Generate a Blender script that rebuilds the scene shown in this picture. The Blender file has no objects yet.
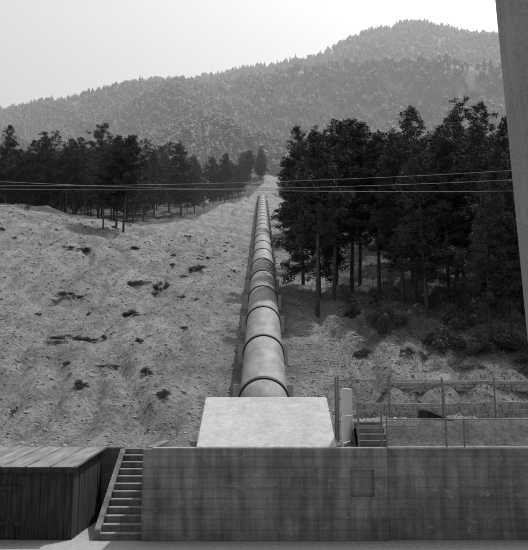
import bpy, math, random, bmesh
import numpy as np
from mathutils import noise, Vector
random.seed(7); rng=np.random.default_rng(7)
sc=bpy.context.scene
sc.view_settings.view_transform='Standard'; sc.view_settings.look='None'; sc.view_settings.exposure=0
COL=sc.collection

# ---------------------------------------------------------------- materials
def mat(name,c1,c2,scale=4,detail=6,bump=0.0,bscale=None,rough=.9,stretch=(1,1,1),c3=None,metal=0,lo=.35,hi=.65,bdist=.05):
    m=bpy.data.materials.new(name); m.use_nodes=True; nt=m.node_tree; N=nt.nodes; L=nt.links
    b=N['Principled BSDF']; b.inputs['Roughness'].default_value=rough; b.inputs['Metallic'].default_value=metal
    b.inputs['Specular IOR Level'].default_value=.25
    tc=N.new('ShaderNodeTexCoord'); mp=N.new('ShaderNodeMapping'); mp.inputs['Scale'].default_value=stretch
    L.new(tc.outputs['Object'],mp.inputs['Vector'])
    n=N.new('ShaderNodeTexNoise'); n.inputs['Scale'].default_value=scale; n.inputs['Detail'].default_value=detail; n.inputs['Roughness'].default_value=.65
    L.new(mp.outputs[0],n.inputs['Vector'])
    r=N.new('ShaderNodeValToRGB'); r.color_ramp.elements[0].position=lo; r.color_ramp.elements[1].position=hi
    r.color_ramp.elements[0].color=(c1,c1,c1,1); r.color_ramp.elements[1].color=(c2,c2,c2,1)
    L.new(n.outputs['Fac'],r.inputs['Fac']); L.new(r.outputs[0],b.inputs['Base Color'])
    if bump:
        n2=N.new('ShaderNodeTexNoise'); n2.inputs['Scale'].default_value=bscale or scale*4; n2.inputs['Detail'].default_value=8
        L.new(mp.outputs[0],n2.inputs['Vector'])
        bp=N.new('ShaderNodeBump'); bp.inputs['Strength'].default_value=bump; bp.inputs['Distance'].default_value=bdist
        L.new(n2.outputs['Fac'],bp.inputs['Height']); L.new(bp.outputs[0],b.inputs['Normal'])
    return m

def concrete(name,c1,c2,boards=.0,stain=.5):
    m=mat(name,c1,c2,scale=1.3,detail=10,bump=.5,bscale=14,lo=.3,hi=.7,bdist=.02)
    nt=m.node_tree; N=nt.nodes; L=nt.links; b=N['Principled BSDF']
    base=b.inputs['Base Color'].links[0].from_socket
    tc=N.new('ShaderNodeTexCoord')
    def nz(s,d,st=(1,1,1),r=.7):
        mp=N.new('ShaderNodeMapping'); mp.inputs['Scale'].default_value=st; L.new(tc.outputs['Object'],mp.inputs['Vector'])
        n=N.new('ShaderNodeTexNoise'); n.inputs['Scale'].default_value=s; n.inputs['Detail'].default_value=d; n.inputs['Roughness'].default_value=r; L.new(mp.outputs[0],n.inputs['Vector']); return n.outputs['Fac']
    def rp(f,p0,c0,p1,c1):
        r=N.new('ShaderNodeValToRGB'); e=r.color_ramp.elements; e[0].position=p0; e[1].position=p1; e[0].color=(c0,c0,c0,1); e[1].color=(c1,c1,c1,1); L.new(f,r.inputs['Fac']); return r.outputs[0]
    def mul(a,c):
        x=N.new('ShaderNodeMix'); x.data_type='RGBA'; x.blend_type='MULTIPLY'; x.inputs['Factor'].default_value=1; L.new(a,x.inputs['A']); L.new(c,x.inputs['B']); return x.outputs['Result']
    out=mul(base,rp(nz(1.2,9,(3.2,3.2,.35)),.38,1-stain,.62,1))
    out=mul(out,rp(nz(.55,7,(1,1,1.4)),.38,1-stain*.7,.6,1))
    out=mul(out,rp(nz(30,6),.35,.7,.6,1))
    if boards:
        mp=N.new('ShaderNodeMapping'); L.new(tc.outputs['Object'],mp.inputs['Vector'])
        w=N.new('ShaderNodeTexWave'); w.wave_type='BANDS'; w.bands_direction='Z'; w.inputs['Scale'].default_value=1.25; w.inputs['Distortion'].default_value=.8; w.inputs['Detail'].default_value=3; w.inputs['Detail Scale'].default_value=.6
        L.new(mp.outputs[0],w.inputs['Vector'])
        out=mul(out,rp(w.outputs['Fac'],0,1-boards,.1,1))
        out=mul(out,rp(nz(1.0,1,(.15,.15,5.5)),.4,1-boards*.5,.6,1))
        x=N.new('ShaderNodeMix'); x.data_type='RGBA'; L.new(rp(nz(2.3,9,(1,1,1.6),.75),.58,0,.70,.6),x.inputs['Factor']); L.new(out,x.inputs['A']); x.inputs['B'].default_value=(.45,.45,.45,1); out=x.outputs['Result']
    L.new(out,b.inputs['Base Color'])
    return m

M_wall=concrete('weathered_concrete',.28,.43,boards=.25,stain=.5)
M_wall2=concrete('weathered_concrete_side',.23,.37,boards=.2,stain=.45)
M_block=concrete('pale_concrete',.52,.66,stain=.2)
M_conc=concrete('step_concrete',.32,.46,stain=.3)
M_pier=concrete('pier_concrete',.26,.33,stain=.12)
M_pipe=mat('painted_steel',.17,.31,scale=1.2,detail=9,bump=.15,bscale=20,rough=.68,stretch=(2,.35,2),bdist=.01)
M_ring=mat('dark_steel',.02,.035,scale=6,rough=.7)
M_bark=mat('bark',.05,.12,scale=6,bump=.6,stretch=(1,1,.3))
M_leaf=mat('needles',.034,.095,scale=.9,detail=4,rough=.8)
M_leaf2=mat('leaves',.06,.13,scale=1.5,detail=4,rough=.8)
M_far=mat('far_needles',.045,.11,scale=.02,detail=4,rough=.9)
M_wood=mat('dark_planks',.02,.06,scale=5,detail=6,bump=.5,stretch=(3,3,.25))
M_roof=mat('roof_sheet',.12,.26,scale=2,detail=8,bump=.3,stretch=(2,.4,1))
M_iron=mat('galvanised_iron',.14,.22,scale=8,rough=.6)
M_gate=mat('pale_painted_metal',.5,.6,scale=6,rough=.6)
M_stone=mat('stone',.26,.46,scale=3,detail=6,bump=.5)
M_yard=mat('yard_gravel',.24,.38,scale=9,detail=8,bump=.4)
M_mtn=mat('mountain_soil',.07,.18,scale=.08,detail=10,bump=0)
M_wire=mat('cable',.4,.5,scale=5,rough=.5)
M_grass=mat('dry_grass',.14,.30,scale=2,rough=.9)

def scree():
    m=bpy.data.materials.new('scree_and_forest_floor'); m.use_nodes=True; nt=m.node_tree; N=nt.nodes; L=nt.links
    b=N['Principled BSDF']; b.inputs['Roughness'].default_value=.95; b.inputs['Specular IOR Level'].default_value=.1
    tc=N.new('ShaderNodeTexCoord')
    def nz(s,d=8,r=.65,st=(1,1,1)):
        mp=N.new('ShaderNodeMapping'); mp.inputs['Scale'].default_value=st; L.new(tc.outputs['Object'],mp.inputs['Vector'])
        n=N.new('ShaderNodeTexNoise'); n.inputs['Scale'].default_value=s; n.inputs['Detail'].default_value=d; n.inputs['Roughness'].default_value=r; L.new(mp.outputs[0],n.inputs['Vector']); return n.outputs['Fac']
    def ramp(f,p0,c0,p1,c1):
        r=N.new('ShaderNodeValToRGB'); e=r.color_ramp.elements; e[0].position=p0; e[1].position=p1; e[0].color=(c0,c0,c0,1); e[1].color=(c1,c1,c1,1); L.new(f,r.inputs['Fac']); return r.outputs[0]
    def mixc(a,bb,mode='MIX',fac=None):
        x=N.new('ShaderNodeMix'); x.data_type='RGBA'; x.blend_type=mode; x.inputs['Factor'].default_value=1
        if fac is not None: L.new(fac,x.inputs['Factor'])
        L.new(a,x.inputs['A']); L.new(bb,x.inputs['B']); return x.outputs['Result']
    s=ramp(nz(.22,10,.65),.35,.42,.65,.66)
    s=mixc(s,ramp(nz(6,8,.85),.40,.38,.57,1.0),'MULTIPLY')
    s=mixc(s,ramp(nz(1.3,7,.75,(1,.22,1)),.38,.6,.58,1.0),'MULTIPLY')
    s=mixc(s,ramp(nz(22,4,.8),.40,.62,.55,1.0),'MULTIPLY')
    s=mixc(s,ramp(nz(2.2,9,.8),.57,1.0,.66,.3),'MULTIPLY')
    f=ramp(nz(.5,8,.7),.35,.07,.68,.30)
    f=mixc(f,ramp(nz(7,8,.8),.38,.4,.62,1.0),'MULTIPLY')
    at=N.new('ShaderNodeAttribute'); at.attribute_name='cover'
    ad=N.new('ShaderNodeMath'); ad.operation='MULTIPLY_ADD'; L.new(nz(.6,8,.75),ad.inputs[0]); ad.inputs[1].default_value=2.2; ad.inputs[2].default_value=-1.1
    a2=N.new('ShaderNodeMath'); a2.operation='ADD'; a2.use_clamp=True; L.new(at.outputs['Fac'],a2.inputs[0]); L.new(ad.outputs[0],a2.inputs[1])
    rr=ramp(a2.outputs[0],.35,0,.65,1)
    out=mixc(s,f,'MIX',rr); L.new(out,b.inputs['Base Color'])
    bp=N.new('ShaderNodeBump'); bp.inputs['Strength'].default_value=1; bp.inputs['Distance'].default_value=.16
    mh=N.new('ShaderNodeMath'); mh.operation='ADD'; L.new(nz(6,8,.85),mh.inputs[0]); L.new(nz(1.1,6,.6),mh.inputs[1]); L.new(mh.outputs[0],bp.inputs['Height']); L.new(bp.outputs[0],b.inputs['Normal'])
    return m
M_scree=scree()

# ---------------------------------------------------------------- helpers
def mesh_obj(name,V,F,m,smooth=False,parent=None,link=True):
    me=bpy.data.meshes.new(name); me.from_pydata([tuple(v) for v in V],[],[tuple(f) for f in F]); me.update()
    if m: me.materials.append(m)
    if smooth: me.polygons.foreach_set('use_smooth',[True]*len(me.polygons))
    o=bpy.data.objects.new(name,me)
    if link: COL.objects.link(o)
    if parent: o.parent=parent
    return o
def np_mesh(name,V,F,mats,midx=None):
    me=bpy.data.meshes.new(name); n=len(V); k,mm=F.shape
    me.vertices.add(n); me.vertices.foreach_set('co',V.astype(np.float32).ravel())
    me.loops.add(k*mm); me.loops.foreach_set('vertex_index',F.astype(np.int32).ravel())
    me.polygons.add(k); me.polygons.foreach_set('loop_start',np.arange(0,k*mm,mm,dtype=np.int32))
    me.polygons.foreach_set('loop_total',np.full(k,mm,dtype=np.int32))
    for q in mats: me.materials.append(q)
    if midx is not None: me.polygons.foreach_set('material_index',midx.astype(np.int32))
    me.update(calc_edges=True); me.validate(); return me
class B:
    def __init__(s): s.V=[]; s.F=[]
    def add(s,V,F):
        o=len(s.V); s.V+= [tuple(v) for v in V]; s.F+=[tuple(i+o for i in f) for f in F]
    def box(s,x0,x1,y0,y1,z0,z1):
        V=[(x0,y0,z0),(x1,y0,z0),(x1,y1,z0),(x0,y1,z0),(x0,y0,z1),(x1,y0,z1),(x1,y1,z1),(x0,y1,z1)]
        s.add(V,[(0,3,2,1),(4,5,6,7),(0,1,5,4),(1,2,6,5),(2,3,7,6),(3,0,4,7)])
    def tube(s,p,q,r0,r1=None,n=8,cap=True):
        r1=r0 if r1 is None else r1; p=Vector(p); q=Vector(q); d=(q-p).normalized()
        a=d.orthogonal().normalized(); b=d.cross(a); V=[]
        for c,r in((p,r0),(q,r1)):
            for i in range(n):
                t=2*math.pi*i/n; V.append(c+a*math.cos(t)*r+b*math.sin(t)*r)
        F=[(i,(i+1)%n,n+(i+1)%n,n+i) for i in range(n)]
        if cap: F+= [tuple(range(n-1,-1,-1)),tuple(range(n,2*n))]
        s.add(V,F)
    def obj(s,name,m,parent=None,smooth=False,bevel=0):
        o=mesh_obj(name,s.V,s.F,m,smooth,parent)
        if bevel:
            b=o.modifiers.new('b','BEVEL'); b.width=bevel; b.segments=2; b.limit_method='ANGLE'
        return o
def empty(name):
    e=bpy.data.objects.new(name,None); COL.objects.link(e); return e
def ss(t): t=max(0,min(1,t)); return t*t*(3-2*t)
def fbm(x,y,s,o=4): return noise.fractal(Vector((x/s,y/s,3.7)),1.0,2.0,o)

# ---------------------------------------------------------------- terrain
def track(y): return 4.5*ss((y-158)/45)
def T(x,y,rough=True):
    z=-6.16+.3215*min(y,150)
    if y>150:
        w=math.exp(-(x/14)**2); s=w*.42+(1-w)*.12
        z+=s*(min(y,205)-150)
        if y>205: z-=.22*(y-205)
    d=z-2.2
    z=2.2+ (d+math.sqrt(d*d+.25))/2
    if y<24: z=2.2+(z-2.2)*ss((y-19)/5)
    z+=4.3*math.exp(-((x+27)/9.5)**2/2-((y-72)/17)**2/2)
    ax=abs(x)
    if y>21 and x<-1.5: z+=.5*ss((-x-1.5)/2.2)*ss((y-24)/6)
    if y>21 and x>3: z+=.35*ss((x-3)/3)*ss((y-26)/8)
    if x>2.2: z=max(z,2.2+.62*ss((y-21.0)/.8)*ss((x-2.2)/.3))
    if rough:
        k=ss((ax-1.3)/3)*ss((y-22)/6)
        if k>0:
            z+=k*(.55*fbm(x,y,9)+.14*fbm(x+40,y,1.5,5)) + k*ss((y-60)/60)*.8*fbm(x,y+9,25)
            xx=x+2.6*noise.noise(Vector((x/9,y/11,2)))
            gl=1-abs(noise.noise(Vector((xx/2.6,y/24,7.1))))*2.2
            z-=k*.5*max(0,gl)**3
            z+=k*.2*noise.fractal(Vector((xx/.8,y/6,4)),1,2,4)
    if x<-2.75 and y<28.5:
        f=ss((-x-2.75)/.15); z=z*(1-f)+f*(1.97+(z-1.97)*ss((y-23.35)/4.5))
    return z
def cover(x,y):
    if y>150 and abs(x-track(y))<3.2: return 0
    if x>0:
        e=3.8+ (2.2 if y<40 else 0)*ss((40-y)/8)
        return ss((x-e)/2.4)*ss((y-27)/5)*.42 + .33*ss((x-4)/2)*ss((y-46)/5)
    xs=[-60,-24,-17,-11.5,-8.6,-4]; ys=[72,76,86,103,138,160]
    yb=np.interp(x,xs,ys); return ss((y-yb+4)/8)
xs=sorted(set(list(np.round(np.arange(-16,16.01,.2),3))+[-2.9]+list(-16-np.cumsum(np.linspace(.3,6,50)))+list(16+np.cumsum(np.linspace(.4,6,45)))))
ys=sorted(set([19.8,23.3]+list(np.arange(20,60,.22))+list(60+np.cumsum(np.linspace(.3,2.2,155)))))
V=[];C=[]
for y in ys:
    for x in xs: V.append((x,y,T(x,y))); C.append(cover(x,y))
nx=len(xs); F=[]
for j in range(len(ys)-1):
    for i in range(nx-1):
        cx=(xs[i]+xs[i+1])/2; cy=(ys[j]+ys[j+1])/2
        if cx<-2.9 and cy<23.3: continue
        a=j*nx+i; F.append((a,a+1,a+nx+1,a+nx))
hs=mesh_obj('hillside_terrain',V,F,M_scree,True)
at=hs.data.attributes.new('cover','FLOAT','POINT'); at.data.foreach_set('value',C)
g=B(); g.add([(-3000,-3000,0),(3000,-3000,0),(3000,4000,0),(-3000,4000,0)],[(0,1,2,3)]); g.obj('ground',M_yard)

# ---------------------------------------------------------------- mountain
RX=[-1400,-700,-361,-284,-214,-159,-68,8,78,113,155,190,232,288,317,370,800,1400]
RT=[.28,.34,.390,.401,.418,.430,.440,.456,.474,.491,.509,.515,.517,.504,.503,.496,.44,.38]
def mountain_z(x,y):
    yr=1000; k=np.interp(x*yr/max(y,700),RX,RT)*yr+3.4
    if y<=yr:
        t=(y-290)/(yr-290); z=45+(k-45)*t
    else:
        t=1; z=k-.35*(y-yr)
    e=max(0,min(1,t))*(1-max(0,min(1,t)))*4
    if y>yr: e=0
    r=1-abs(noise.noise(Vector(((x*.8+y*.55)/170,(y-x*.3)/500,1.3))))*2
    z+=e*(46*(r-.5)+14*noise.fractal(Vector((x/70,y/90,5)),1,2,4))
    z+=3*fbm(x,y,45)
    return z
mx=np.arange(-1400,1401,14.); my=np.arange(276,1500,14.)
V=[(x,y,mountain_z(x,y)) for y in my for x in mx]; n=len(mx)
F=[(j*n+i,j*n+i+1,(j+1)*n+i+1,(j+1)*n+i) for j in range(len(my)-1) for i in range(n-1)]
mesh_obj('mountain',V,F,M_mtn,True)
def far_tree(r):
    V=[];F=[]; L=5; rd=r.uniform()<.65
    for l in range(L):
        z0=.08+l*.17; z1=z0+.34; rad=.22*(1-l/(L+.4)); m=6; o=len(V)
        if rd: rad=.27*(1-(l/(L+.2))**2.2)*(.6 if l==0 else 1); z1=z0+.24
        V.append((r.normal(0,.03),r.normal(0,.03),z1))
        for i in range(m):
            a=2*math.pi*(i+r.uniform(-.3,.3))/m; q=rad*r.uniform(.6,1.3); V.append((q*math.cos(a),q*math.sin(a),z0+r.uniform(-.06,.07)))
        for i in range(m): F.append((o,o+1+i,o+1+(i+1)%m))
    return np.array(V),np.array(F)
FT=[far_tree(rng) for _ in range(12)]
VV=[];FF=[];off=0
for _ in range(36000):
    y=rng.uniform(420,1012); x=rng.uniform(-.50*y-60,.50*y+60)
    dn=noise.noise(Vector((x/45,y/90,8))); 
    if dn>.34 and rng.uniform()<.7 and y<960: continue
    if y>965 and (dn>.0 and rng.uniform()<.6): continue
    v,f=FT[rng.integers(12)]; h=rng.uniform(5,11)*(.85+.3*rng.uniform())
    if rng.uniform()<.35: h*=.65
    w=h*rng.uniform(1.0,1.7); a=rng.uniform(0,6.28); c,s=math.cos(a),math.sin(a)
    p=np.empty_like(v); p[:,0]=(v[:,0]*c-v[:,1]*s)*w+x; p[:,1]=(v[:,0]*s+v[:,1]*c)*w+y; p[:,2]=v[:,2]*h+mountain_z(x,y)-1
    VV.append(p);FF.append(f+off);off+=len(v)
me=np_mesh('mountain_forest',np.vstack(VV),np.vstack(FF),[M_far])
COL.objects.link(bpy.data.objects.new('mountain_forest',me))

hz=B(); hz.box(-1500,1500,72,1500,2,800)
hm=bpy.data.materials.new('valley_haze'); hm.use_nodes=True; nt=hm.node_tree; nt.nodes.clear()
o=nt.nodes.new('ShaderNodeOutputMaterial'); vs=nt.nodes.new('ShaderNodeVolumeScatter'); vs.inputs['Color'].default_value=(1,1,1,1); vs.inputs['Density'].default_value=.00052; vs.inputs['Anisotropy'].default_value=.3
nt.links.new(vs.outputs[0],o.inputs['Volume']); hz.obj('haze',hm)

# ---------------------------------------------------------------- trees
def leafcloud(cent,rad,n,size,flat=.6,r=rng):
    cent=np.array(cent); rad=np.array(rad)
    pr=rad**2/np.sum(rad**2); idx=r.choice(len(cent),n,p=pr); d=r.normal(size=(n,3)); d/=np.linalg.norm(d,axis=1)[:,None]
    rr=r.uniform(0,1,n)**.5; P=cent[idx]+d*(rad[idx]*rr)[:,None]*np.array([1,1,flat])
    a=r.normal(size=(n,3)); a[:,2]*=.7; a/=np.linalg.norm(a,axis=1)[:,None]
    b=r.normal(size=(n,3)); b-=a*np.sum(a*b,1)[:,None]; b/=np.linalg.norm(b,axis=1)[:,None]
    s=size*r.uniform(.5,1.5,n)[:,None]
    V=np.stack([P-a*s, P+b*s*.42, P+a*s],1).reshape(-1,3)
    return V,np.arange(3*n).reshape(-1,3)
def tris(F):
    out=[]
    for f in F:
        for i in range(1,len(f)-1): out.append((f[0],f[i],f[i+1]))
    return out
def pine(name,h,crown0,R,seed,shape='pine',nl=15000,lsize=.135):
    r=np.random.default_rng(seed); b=B()
    bend=r.normal(0,.25,2); pts=[]
    for i in range(7):
        t=i/6; pts.append((bend[0]*math.sin(t*2.5)*t,bend[1]*math.sin(t*2.2)*t,-.4+(h*.97+.4)*t))
    r0=.011*h+.02
    for i in range(6):
        b.tube(pts[i],pts[i+1],r0*(1-i/6.4),r0*(1-(i+1)/6.4),7,False)
    def tp(z):
        t=(z+.4)/(h*.97+.4)*6; i=int(min(5,t)); f=t-i; p=pts[i];q=pts[i+1]; return tuple(p[k]+(q[k]-p[k])*f for k in range(3))
    C=[];RR=[]; z=crown0*h
    while z<h*.98:
        t=(z-crown0*h)/(h*(1-crown0))
        if shape=='pine': prof=(.6+.4*math.sin(min(1,t*2.5)*1.57))*(1-t**1.5)**.9+.08
        else: prof=(1-t)**.8*min(1,.55+t*4)+.06
        nb=r.integers(3,6); a0=r.uniform(0,6.28)
        for k in range(nb):
            a=a0+k*6.28/nb+r.normal(0,.3); L=R*prof*r.uniform(.4,1.3); rise=(.12 if shape=='pine' else -.18)+r.normal(0,.18)+.45*t
            p=tp(z); q=(p[0]+math.cos(a)*L,p[1]+math.sin(a)*L,p[2]+L*rise)
            b.tube(p,q,.045*(1-t)+.016,.01,4,False)
            m=max(2,int(L/.38))
            for j in range(m):
                f=.25+.75*(j+1)/m; cc=[p[i]+(q[i]-p[i])*f for i in range(3)]
                C.append((cc[0]+r.normal(0,.18),cc[1]+r.normal(0,.18),cc[2]+r.normal(0,.16)))
                RR.append((.22+.22*L/ R)*r.uniform(.5,1.3))
        z+=h*(1-crown0)*r.uniform(.03,.055)
    for _ in range(9):
        zz=r.uniform(.12,crown0+.05)*h; p=tp(zz); a=r.uniform(0,6.28); l=r.uniform(.3,1.1); b.tube(p,(p[0]+math.cos(a)*l,p[1]+math.sin(a)*l,p[2]+r.uniform(-.2,.2)),.025,.006,3,False)
    V1=np.array(b.V); F1=np.array(tris(b.F)); V2,F2=leafcloud(C,RR,nl,lsize,.7,r)
    V=np.vstack([V1,V2]); F=np.vstack([F1,F2+len(V1)]); mi=np.concatenate([np.zeros(len(F1)),np.ones(len(F2))])
    return np_mesh(name,V,F,[M_bark,M_leaf],mi)
spec=[(.30,2.2,11,'pine'),(.22,2.0,12,'pine'),(.40,2.1,13,'pine'),(.14,2.3,14,'s'),(.2,2.0,15,'s'),(.16,2.6,16,'pine'),(.44,1.8,17,'pine')]
PV=[pine('pine_mesh',12,c,R_,s,k) for c,R_,s,k in spec]
PL=[pine('pine_stand_mesh',12,c,R_,s+50,k,nl=5200,lsize=.24) for c,R_,s,k in spec]
def put(name,me,x,y,h,parent=None,wid=1,dz=0):
    o=bpy.data.objects.new(name,me); COL.objects.link(o); s=h/12
    o.scale=(s*wid,s*wid,s); o.location=(x,y,T(x,y)+dz); o.rotation_euler=(random.gauss(0,.025),random.gauss(0,.025),random.uniform(0,6.28))
    if parent: o.parent=parent
    return o
for (x,y,h,v,w) in [(-15.9,74,7.8,0,1.0),(-13.9,74,10.2,2,1.05),(-14.9,75.5,9.8,1,1.1)]:
    put('pine_tree',PV[v],x,y,h,wid=w)
R=[(3.2,45.5,11.6,6,1.0),(2.9,56,12.4,1,.9),(4.6,50,12.4,0,1.05),(3.8,52.5,12.4,3,1.0),(5.2,55,12.8,2,1.0),(6.2,53.5,12.4,2,1.0),(7.1,56,12.2,0,1.0),(7.8,51.5,11.8,6,1.0),
   (8.6,47,11.0,0,1),(10.0,50,12.8,5,.9),(9.3,43.5,10.0,1,1.0),(10.9,45,11.6,6,1),(12.2,48,12.9,1,1.1),(13.2,44.5,11.9,3,1.1),(13.0,40,10.2,4,1.0),(11.6,39.5,8.8,5,.8),
   (14.8,41,11.3,0,1.1),(15.8,46,13.0,3,1.1),(17.6,43,12.2,5,1),(17.8,49,13.4,0,1),(14.0,53,13.6,5,1),(16.5,56,13.8,1,1),(11.0,56,13.4,1,1),(20,46,12.2,1,1),(15.0,37.6,7.5,3,1.1),(19.3,53,13,2,1),(22.5,50,13,3,1)]
for x,y,h,v,w in R: put('pine_tree',PV[v],x,y,h,wid=w)
wr=empty('pine_forest')
for _ in range(105):
    y=random.uniform(57,150); x=random.uniform(3.0, 12+y*.42)
    put('tree',PL[random.randrange(7)],x,y,random.uniform(9,12.5)*(1 if x>5 else .95),wr,random.uniform(.9,1.2))
wl=empty('pine_forest')
xb=[-90,-60,-24,-17,-11.5,-8.6,-5,-3]; yb=[74,78,83,90,106,142,158,165]
n=0
while n<250:
    y=random.uniform(78,185); x=random.uniform(-.48*y-8,-3.5); e=np.interp(x,xb,yb)
    if y<e: continue
    if x>-14 and random.random()<.2: continue
    hh=random.uniform(7.0,11.5)*(1 if y<140 else .85)
    if x>-24 and y>100: hh*=1.2
    if -30<x<-18 and y<90: hh*=.9
    M=PV if y<105 else PL
    put('tree',M[random.choice([0,1,1,3,4,5,6,2])],x,y,hh,wl,random.uniform(.9,1.25)); n+=1
wt=empty('pine_forest')
for _ in range(190):
    y=random.uniform(160,228); x=random.uniform(-35,40)
    if y<206 and abs(x-track(y))<3.1: continue
    put('tree',PL[random.randrange(7)],x,y,random.uniform(5.5,9),wt,random.uniform(1,1.3))

def shrub(name,seed,n=3000,R_=1.0):
    r=np.random.default_rng(seed); b=B(); C=[];RR=[]
    for k in range(14):
        a=r.uniform(0,6.28); l=R_*r.uniform(.2,.95); z=R_*r.uniform(.2,1.0)*(1-.5*l/R_)
        b.tube((0,0,-.1),(math.cos(a)*l,math.sin(a)*l,z),.02,.006,4,False); C.append((math.cos(a)*l,math.sin(a)*l,z)); RR.append(r.uniform(.15,.42)*R_)
    V1=np.array(b.V);F1=np.array(tris(b.F));V2,F2=leafcloud(C,RR,n,.07,.8,r)
    return np_mesh(name,np.vstack([V1,V2]),np.vstack([F1,F2+len(V1)]),[M_bark,M_leaf2],np.concatenate([np.zeros(len(F1)),np.ones(len(F2))]))
SV=[shrub('shrub_mesh',31),shrub('shrub_mesh',32),shrub('shrub_mesh',33)]
def bush(x,y,s,sz=None):
    o=bpy.data.objects.new('shrub',SV[random.randrange(3)]); COL.objects.link(o); o.location=(x,y,T(x,y)-.04); o.scale=(s,s,sz or s); o.rotation_euler[2]=random.uniform(0,6)
for x,y,s,z in [(5.9,38.5,1.0,1.5),(6.6,40,.8,1.1),(8.2,36,1.0,1.0),(9.0,37,1.2,1.1),(9.8,35.5,.9,.8),(11.0,36.5,1.3,1.2),(12.0,35,1.0,.9),(7.2,43,1,1),(5.0,44,.7,.8),(10.2,40,1.2,1.4),(12.8,37,1.4,1.5),(4.6,36,.5,.4),
                (13.5,33.5,1,1),(8.9,33,.5,.4),(11,32.8,.6,.4),(6.4,34,.4,.3),(-9.6,38,.9,.3),(-8.9,38.4,.6,.25),(-7.8,44,.7,.35),(-8.5,52,.8,.4),(-6.9,52,.7,.8),(-6.6,33,.6,.15),(-5.2,58,.8,.5),(-12,47,1,.35),(-15,60,1,.5),(-11,63,.8,.3),(3.4,70,1.2,1.2),(2.8,62,.8,.8)]:
    bush(x,y,s,z)
for _ in range(46):
    y=random.uniform(28,82); x=random.uniform(-.35*y-1,-2.6); s=random.uniform(.12,.38); bush(x,y,s,s*random.uniform(.4,1))
Vt=[]
for _ in range(12000):
    y=random.uniform(26,75)
    if random.random()<.75: x=random.uniform(3,4+y*.36)
    else: x=random.uniform(-.36*y-3,-1.6)
    if x<0 and (random.random()>.35 or noise.noise(Vector((x/3,y/5,0)))<.3): continue
    if x>0 and random.random()>cover(x,y)+.2: continue
    z=T(x,y)
    for _b in range(8):
        a=random.uniform(0,6.28); h=random.uniform(.05,.18 if x>0 else .1); w=.02; lx,ly=random.gauss(0,.08),random.gauss(0,.08); bx,by=x+random.gauss(0,.12),y+random.gauss(0,.12)
        Vt+=[(bx-w*math.cos(a),by-w*math.sin(a),z-.03),(bx+w*math.cos(a),by+w*math.sin(a),z-.03),(bx+lx,by+ly,z+h)]
Vt=np.array(Vt); me=np_mesh('grass',Vt,np.arange(len(Vt)).reshape(-1,3),[M_grass]); COL.objects.link(bpy.data.objects.new('grass',me))
t_=(1+5**.5)/2
IV=np.array([(-1,t_,0),(1,t_,0),(-1,-t_,0),(1,-t_,0),(0,-1,t_),(0,1,t_),(0,-1,-t_),(0,1,-t_),(t_,0,-1),(t_,0,1),(-t_,0,-1),(-t_,0,1)],float)/1.9
IF=np.array([(0,11,5),(0,5,1),(0,1,7),(0,7,10),(0,10,11),(1,5,9),(5,11,4),(11,10,2),(10,7,6),(7,1,8),(3,9,4),(3,4,2),(3,2,6),(3,6,8),(3,8,9),(4,9,5),(2,4,11),(6,2,10),(8,6,7),(9,8,1)])
SVv=[];SF=[];off=0
for _ in range(27000):
    y=22+58*random.random()**1.5; x=random.uniform(-.37*y-3,3+.1*y) if random.random()<.7 else random.uniform(1.6,.36*y)
    if y<23.6 and x<-2.6: continue
    if abs(x)<1.9 and y<24: continue
    s=.012+.045*random.random()**3+ (.07*random.random() if random.random()<.03 else 0); s*=(.6+y/60)
    p=IV*(1+rng.uniform(-.3,.3,(12,1)))*s*np.array([random.uniform(.7,1.4),random.uniform(.7,1.4),random.uniform(.4,.9)])+np.array([x,y,T(x,y)+s*.1])
    SVv.append(p);SF.append(IF+off);off+=12
me=np_mesh('loose_stones',np.vstack(SVv),np.vstack(SF),[M_stone]); COL.objects.link(bpy.data.objects.new('loose_stones',me))

# ---------------------------------------------------------------- penstock pipe
pp=empty('penstock_pipe'); Rr=.82
def ax(y): return Vector((-.003*(y-24),y,3.4-8.4+.3215*y))
def cyl_path(b,ylist,r,n=48):
    V=[]; up=Vector((0,-.306,.952))
    for y in ylist:
        c=ax(y)
        for i in range(n):
            t=2*math.pi*i/n; V.append(c+Vector((1,0,0))*math.cos(t)*r+up*math.sin(t)*r)
    F=[(j*n+i,j*n+(i+1)%n,(j+1)*n+(i+1)%n,(j+1)*n+i) for j in range(len(ylist)-1) for i in range(n)]
    F+=[tuple(range(n-1,-1,-1)),tuple((len(ylist)-1)*n+i for i in range(n))]
    b.add(V,F)
b=B(); cyl_path(b,[22.75]+list(np.arange(26,160,6.))+[161],Rr); o=b.obj('pipe_shell',M_pipe,pp,True)
for p in o.data.polygons:
    if len(p.vertices)>4: p.use_smooth=False
b=B(); 
for y in np.arange(26,160,6.): cyl_path(b,[y-.11,y+.11],Rr*1.06)
b.obj('flange_rings',M_ring,pp)
b=B()
for y in np.arange(26,160,6.):
    for dy in (2.0,4.0): cyl_path(b,[y+dy-.012,y+dy+.012],Rr*1.004)
b.obj('weld_seams',M_pipe,pp)
b=B()
for y in np.arange(29.0,160,6.):
    c=ax(y); g0=T(0,y,False)-.4
    b.box(c.x-1.12,c.x+1.12,y-.28,y+.28,g0,c.z-.32)
b.obj('support_saddles',M_block,pp,bevel=.03)
b=B(); c=ax(161); b.box(c.x-1.0,c.x+1.0,160.6,163,c.z-3,c.z+.2); b.obj('upper_anchor',M_conc,pp,bevel=.05)

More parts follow.
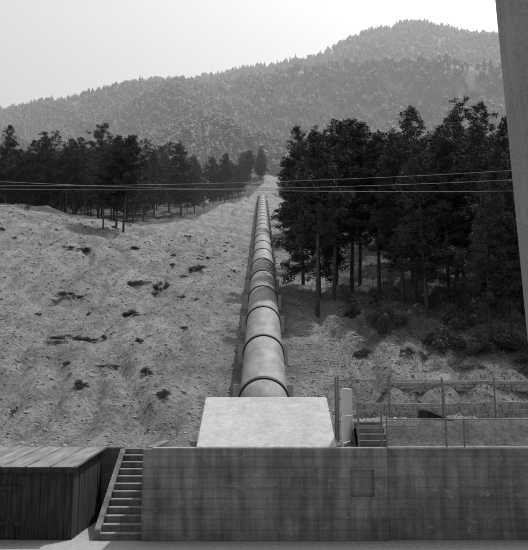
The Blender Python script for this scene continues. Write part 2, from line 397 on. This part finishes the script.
b=B(); x0,x1=-1.70,1.82
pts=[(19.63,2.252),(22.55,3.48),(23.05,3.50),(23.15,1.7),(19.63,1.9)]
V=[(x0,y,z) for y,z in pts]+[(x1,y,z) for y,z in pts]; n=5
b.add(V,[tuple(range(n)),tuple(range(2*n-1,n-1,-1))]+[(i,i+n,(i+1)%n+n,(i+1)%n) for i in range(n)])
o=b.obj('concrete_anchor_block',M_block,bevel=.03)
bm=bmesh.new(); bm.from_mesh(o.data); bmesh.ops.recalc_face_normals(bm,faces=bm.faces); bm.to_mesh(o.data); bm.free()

# retaining walls
rw=empty('concrete_retaining_wall')
b=B()
hx0,hx1,hz0,hz1=2.14,2.74,1.05,1.70; X0,X1=-3.02,3.08; yf,yk=19.6,19.95; Zt=2.20
b.box(X0,hx0,yf,yk,-.3,Zt); b.box(hx1,X1,yf,yk,-.3,Zt)
b.obj('wall_panels',M_wall,rw)
b=B(); b.box(hx0,hx1,yf+.002,yk,-.3,hz0); b.box(hx0,hx1,yf+.002,yk,hz1,Zt-.003); b.obj('wall_infill',M_wall,rw)
b=B(); b.box(hx0,hx1,yf+.09,yk,hz0,hz1); b.obj('hatch_recess',M_wall2,rw)
b=B(); b.box(X0,X0+.22,yk,23.28,-.3,2.23); b.obj('return_wall',M_wall2,rw,bevel=.01)
b=B(); b.box(X0+.22,X1,yf-.012,yk+.02,Zt,Zt+.035); b.obj('coping',M_conc,rw,bevel=.01)
rw2=empty('concrete_retaining_wall')
b=B(); b.box(X1+.02,16,19.72,20.05,-.3,2.19); b.obj('wall_panels',M_wall2,rw2,bevel=.012)
b=B(); b.box(X1+.02,16,19.69,20.08,2.19,2.24); b.obj('coping',M_conc,rw2,bevel=.01)
rw3=empty('concrete_retaining_wall')
b=B(); b.box(-30,-4.18,23.32,23.6,-.3,2.03); b.box(-4.18,X0,23.05,23.4,-.3,2.0); b.obj('wall_panels',M_wall2,rw3)
st=empty('concrete_staircase'); b=B(); ns=11
for i in range(ns):
    y0=19.7+i*.30; b.box(-4.05,X0-.003,y0,y0+.30 if i<ns-1 else 23.05,-.2,(i+1)*.168-.03)
b.obj('steps',M_wall2,st)
b=B()
for i in range(ns):
    y0=19.7+i*.30; b.box(-4.05,X0-.003,y0-.02,y0+.29 if i<ns-1 else 23.04,(i+1)*.168-.03,(i+1)*.168)
b.obj('treads',M_conc,st,bevel=.01)
b=B(); V=[(-4.2,19.75,-.2),(-4.2,19.75,.25),(-4.2,23.04,2.02),(-4.2,23.04,-.2)]; V+=[(-4.06,y,z) for _,y,z in V]
b.add(V,[(0,1,2,3),(7,6,5,4),(0,4,5,1),(1,5,6,2),(2,6,7,3),(3,7,4,0)]); b.obj('cheek_wall',M_wall2,st)

# ---------------------------------------------------------------- shed
sh=empty('wooden_shed'); b=B()
xr,xl=-4.78,-11.5; yf2,yb2=19.75,23.15; 
def roofz(y): return 1.76+(y-yf2)/(yb2-yf2)*.24
y=yf2+.02
while y<yb2-.05:
    y2=min(y+random.uniform(.14,.2),yb2); o=random.uniform(0,.018); b.box(xr-.04+o,xr+o,y,y2-.008,0,roofz(y)-.03); y=y2
x=xr-.02
while x>xl:
    x2=x-random.uniform(.16,.24); o=random.uniform(0,.02)
    if not(-6.9<x<-6.0) : b.box(x2+.008,x,yf2-o,yf2+.04-o,0,1.70)
    x=x2
b.obj('plank_walls',M_wood,sh)
b=B(); x=-6.02
while x>-6.9: b.box(x-.14,x-.004,yf2+.03,yf2+.06,.04,1.62); x-=.145
b.obj('door',M_wood,sh)
b=B(); b.box(xr-.12,xr-.045,yf2+.045,yf2+.13,0,1.7); b.box(xl,xr-.05,yf2+.06,yf2+.12,1.55,1.66); b.box(-6.9,-6.02,yf2-.03,yf2-.005,1.2,1.3); b.box(-6.9,-6.02,yf2-.03,yf2-.005,.35,.45); b.obj('frame',M_wood,sh)
b=B(); x=xr+.12
while x>xl:
    x2=x-.62
    V=[(x2+.004,yf2-.2,roofz(yf2-.2)),(x,yf2-.2,roofz(yf2-.2)),(x,yb2+.1,roofz(yb2+.1)),(x2+.004,yb2+.1,roofz(yb2+.1))]
    V+=[(a,c,d+.035) for a,c,d in V]; b.add(V,[(0,3,2,1),(4,5,6,7),(0,1,5,4),(1,2,6,5),(2,3,7,6),(3,0,4,7)])
    V=[(x-.03,yf2-.21,roofz(yf2-.21)+.036),(x,yf2-.21,roofz(yf2-.21)+.036),(x,yb2+.1,roofz(yb2+.1)+.036),(x-.03,yb2+.1,roofz(yb2+.1)+.036)]
    V+=[(a,c,d+.02) for a,c,d in V]; b.add(V,[(0,3,2,1),(4,5,6,7),(0,1,5,4),(1,2,6,5),(2,3,7,6),(3,0,4,7)])
    x=x2
b.obj('roof',M_roof,sh)
b=B(); b.box(xl,xr+.12,yf2-.235,yf2-.215,1.64,1.76); b.obj('fascia',M_wood,sh)

# ---------------------------------------------------------------- fences
def chain(b,p0,p1,z0,z1,sp=.07,w=.0035):
    p0=Vector((p0[0],p0[1],0));p1=Vector((p1[0],p1[1],0)); L=(p1-p0).length; d=(p1-p0)/L; H=z1-z0
    s=-H
    while s<L:
        for sg in (1,-1):
            a0=max(0,s); a1=min(L,s+H)
            if a1-a0<.02: continue
            if sg==1: za,zb=z0+(a0-s),z0+(a1-s)
            else: za,zb=z1-(a0-s),z1-(a1-s)
            A=p0+d*a0;Bq=p0+d*a1; b.tube((A.x,A.y+sg*.002,za),(Bq.x,Bq.y+sg*.002,zb),w,n=3,cap=False)
        s+=sp
fc=empty('chain_link_fence'); b=B(); chain(b,(3.12,19.86),(15,19.86),2.27,2.93,.045,.0055); b.obj('mesh',M_iron,fc)
b=B()
for x in np.arange(3.12,15.1,1.97): b.tube((x,19.9,2.2),(x,19.9,2.97),.02)
b.tube((3.12,19.87,2.935),(15,19.87,2.935),.016); b.tube((4.65,19.95,2.2),(4.62,19.95,3.85),.026); b.obj('posts',M_iron,fc)
fc=empty('chain_link_fence'); b=B(); chain(b,(2.15,23.4),(14,24.6),2.8,4.0,.11,.0035); b.obj('mesh',M_iron,fc)
b=B()
for k in range(8):
    x=2.15+k*1.65; yy=23.4+(x-2.15)*.101; b.tube((x,yy,2.2),(x,yy,4.1),.026)
b.tube((2.15,23.4,4.0),(14,24.6,4.0),.014); b.obj('posts',M_iron,fc)
gt=empty('metal_gate')
b=B(); G0=(2.0,19.98);G1=(2.40,21.4)
for (x,y) in (G0,G1): b.tube((x,y,2.2),(x,y,3.72),.028)
b.tube((G0[0],G0[1],3.7),(G1[0],G1[1],3.7),.022); b.tube((G0[0],G0[1],2.32),(G1[0],G1[1],2.32),.022); b.tube((G0[0],G0[1],3.0),(G1[0],G1[1],3.0),.016)
b.obj('frame',M_gate,gt)
b=B()
for k in range(1,22):
    f=k/22; b.tube((G0[0]+(G1[0]-G0[0])*f,G0[1]+(G1[1]-G0[1])*f,2.32),(G0[0]+(G1[0]-G0[0])*f,G0[1]+(G1[1]-G0[1])*f,3.7),.013,n=5)
b.obj('bars',M_gate,gt)
fp=empty('wire_fence'); b=B()
for x,y,h in ((2.12,22.2,1.9),(2.15,23.3,1.9),(2.42,20.05,1.2),(3.02,20.1,1.0)): b.tube((x,y,2.1),(x,y,2.2+h),.024)
b.obj('posts',M_iron,fp)
b=B(); chain(b,(2.12,22.2),(2.15,23.3),2.25,3.95,.12,.003); b.tube((2.42,20.05,2.75),(3.9,20.05,2.75),.015); b.tube((2.42,20.05,3.35),(3.02,20.1,3.15),.012); b.obj('wires',M_iron,fp)
s2=empty('concrete_steps'); b=B()
for i in range(4): b.box(2.48,3.2,20.3+i*.24,21.6,2.0+i*.001,2.36+i*.15)
b.obj('steps',M_wall2,s2,bevel=.008)
b=B()
for i in range(4): b.box(2.47,3.21,20.28+i*.24,20.30+i*.24+.2,2.362+i*.15,2.385+i*.15)
b.obj('treads',M_conc,s2)
hh=empty('shelter_hood'); b=B()
V=[(4.75,22.6,2.7),(5.75,22.6,2.7),(5.75,24,2.7),(4.75,24,2.7),(4.75,22.6,3.1),(4.75,24,3.1)]
b.add(V,[(0,1,4),(3,5,2),(0,4,5,3),(0,3,2,1)]); b.obj('body',M_wood,hh)
b=B(); V=[(4.7,22.5,3.12),(5.85,22.5,2.64),(5.85,24.1,2.64),(4.7,24.1,3.12)]; V+=[(a,c,d+.04) for a,c,d in V]
b.add(V,[(0,3,2,1),(4,5,6,7),(0,1,5,4),(1,2,6,5),(2,3,7,6),(3,0,4,7)]); b.obj('roof',M_roof,hh)
for (xa,xb_,yy,hh_,nl_) in ((3.0,15,26.4,.55,4),(4.5,17,30.5,.4,3)):
    b=B(); 
    for lv in range(nl_):
        x=xa+random.uniform(0,.2)
        while x<xb_:
            w=random.uniform(.16,.42); yc=yy+.05*(x-xa)+.06*math.sin(x*.7)
            zb=T(7,yy,False) if yy>28 else 2.95
            zc=zb+.03*math.sin(x*.9)-.15+lv*hh_/nl_
            b.box(x,x+w-.018,yc-.1+random.uniform(-.03,.03),yc+.25,zc,zc+hh_/nl_-.014+random.uniform(-.02,.008)); x+=w
    b.obj('dry_stone_wall',M_stone,bevel=.015)

# ---------------------------------------------------------------- overhead line
ol=empty('overhead_power_line'); b=B()
for zl,zr in ((13.08,13.80),(12.92,13.36),(13.25,12.85)):
    m=(zr-zl)/22.5
    pts=[(x,34,zl+m*(x+11.5)+.0014*(x*x)-.16) for x in range(-30,31,2)]
    for k in range(30): b.tube(pts[k],pts[k+1],.009,n=5,cap=False)
b.obj('wires',M_wire,ol)
b=B()
for x in (-30,30): b.tube((x,34,T(x,34)-1),(x,34,15.2),.16,.1,10); b.box(x-.9,x+.9,33.95,34.05,14.2,14.32)
b.obj('poles',M_bark,ol)

# ---------------------------------------------------------------- pier beside the viewpoint
b=B(); V=[]
for z,x in ((-.1,2.386),(12,1.904)):
    V+=[(x,6.1,z),(x+1.4,6.1,z),(x+1.4,6.5,z),(x,6.5,z)]
b.add(V,[(0,3,2,1),(4,5,6,7),(0,1,5,4),(1,2,6,5),(2,3,7,6),(3,0,4,7)]); b.obj('concrete_pier',M_pier,bevel=.02)

# ---------------------------------------------------------------- light
az=math.radians(32); el=math.radians(58)
d=Vector((math.sin(az)*math.cos(el),math.cos(az)*math.cos(el),math.sin(el)))
sl=bpy.data.lights.new('sun','SUN'); sl.energy=5; sl.angle=math.radians(.6); sl.color=(1,.99,.98)
so=bpy.data.objects.new('sun',sl); COL.objects.link(so); so.rotation_euler=d.to_track_quat('Z','Y').to_euler()
w=bpy.data.worlds.new('World'); sc.world=w; w.use_nodes=True; nt=w.node_tree
bg=nt.nodes['Background']; sky=nt.nodes.new('ShaderNodeTexSky'); sky.sky_type='NISHITA'; sky.sun_disc=False; sky.sun_elevation=el; sky.sun_rotation=az
sky.dust_density=4.5; sky.air_density=1.3
bw=nt.nodes.new('ShaderNodeRGBToBW'); nt.links.new(sky.outputs[0],bw.inputs[0]); nt.links.new(bw.outputs[0],bg.inputs['Color']); bg.inputs['Strength'].default_value=.15

cd=bpy.data.cameras.new('camera'); co=bpy.data.objects.new('camera',cd); COL.objects.link(co); sc.camera=co
co.location=(0,0,3.4); co.rotation_euler=(math.radians(99.3),0,0)
cd.sensor_fit='VERTICAL'; cd.sensor_height=24; cd.lens=24*767/550; cd.clip_start=.1; cd.clip_end=8000
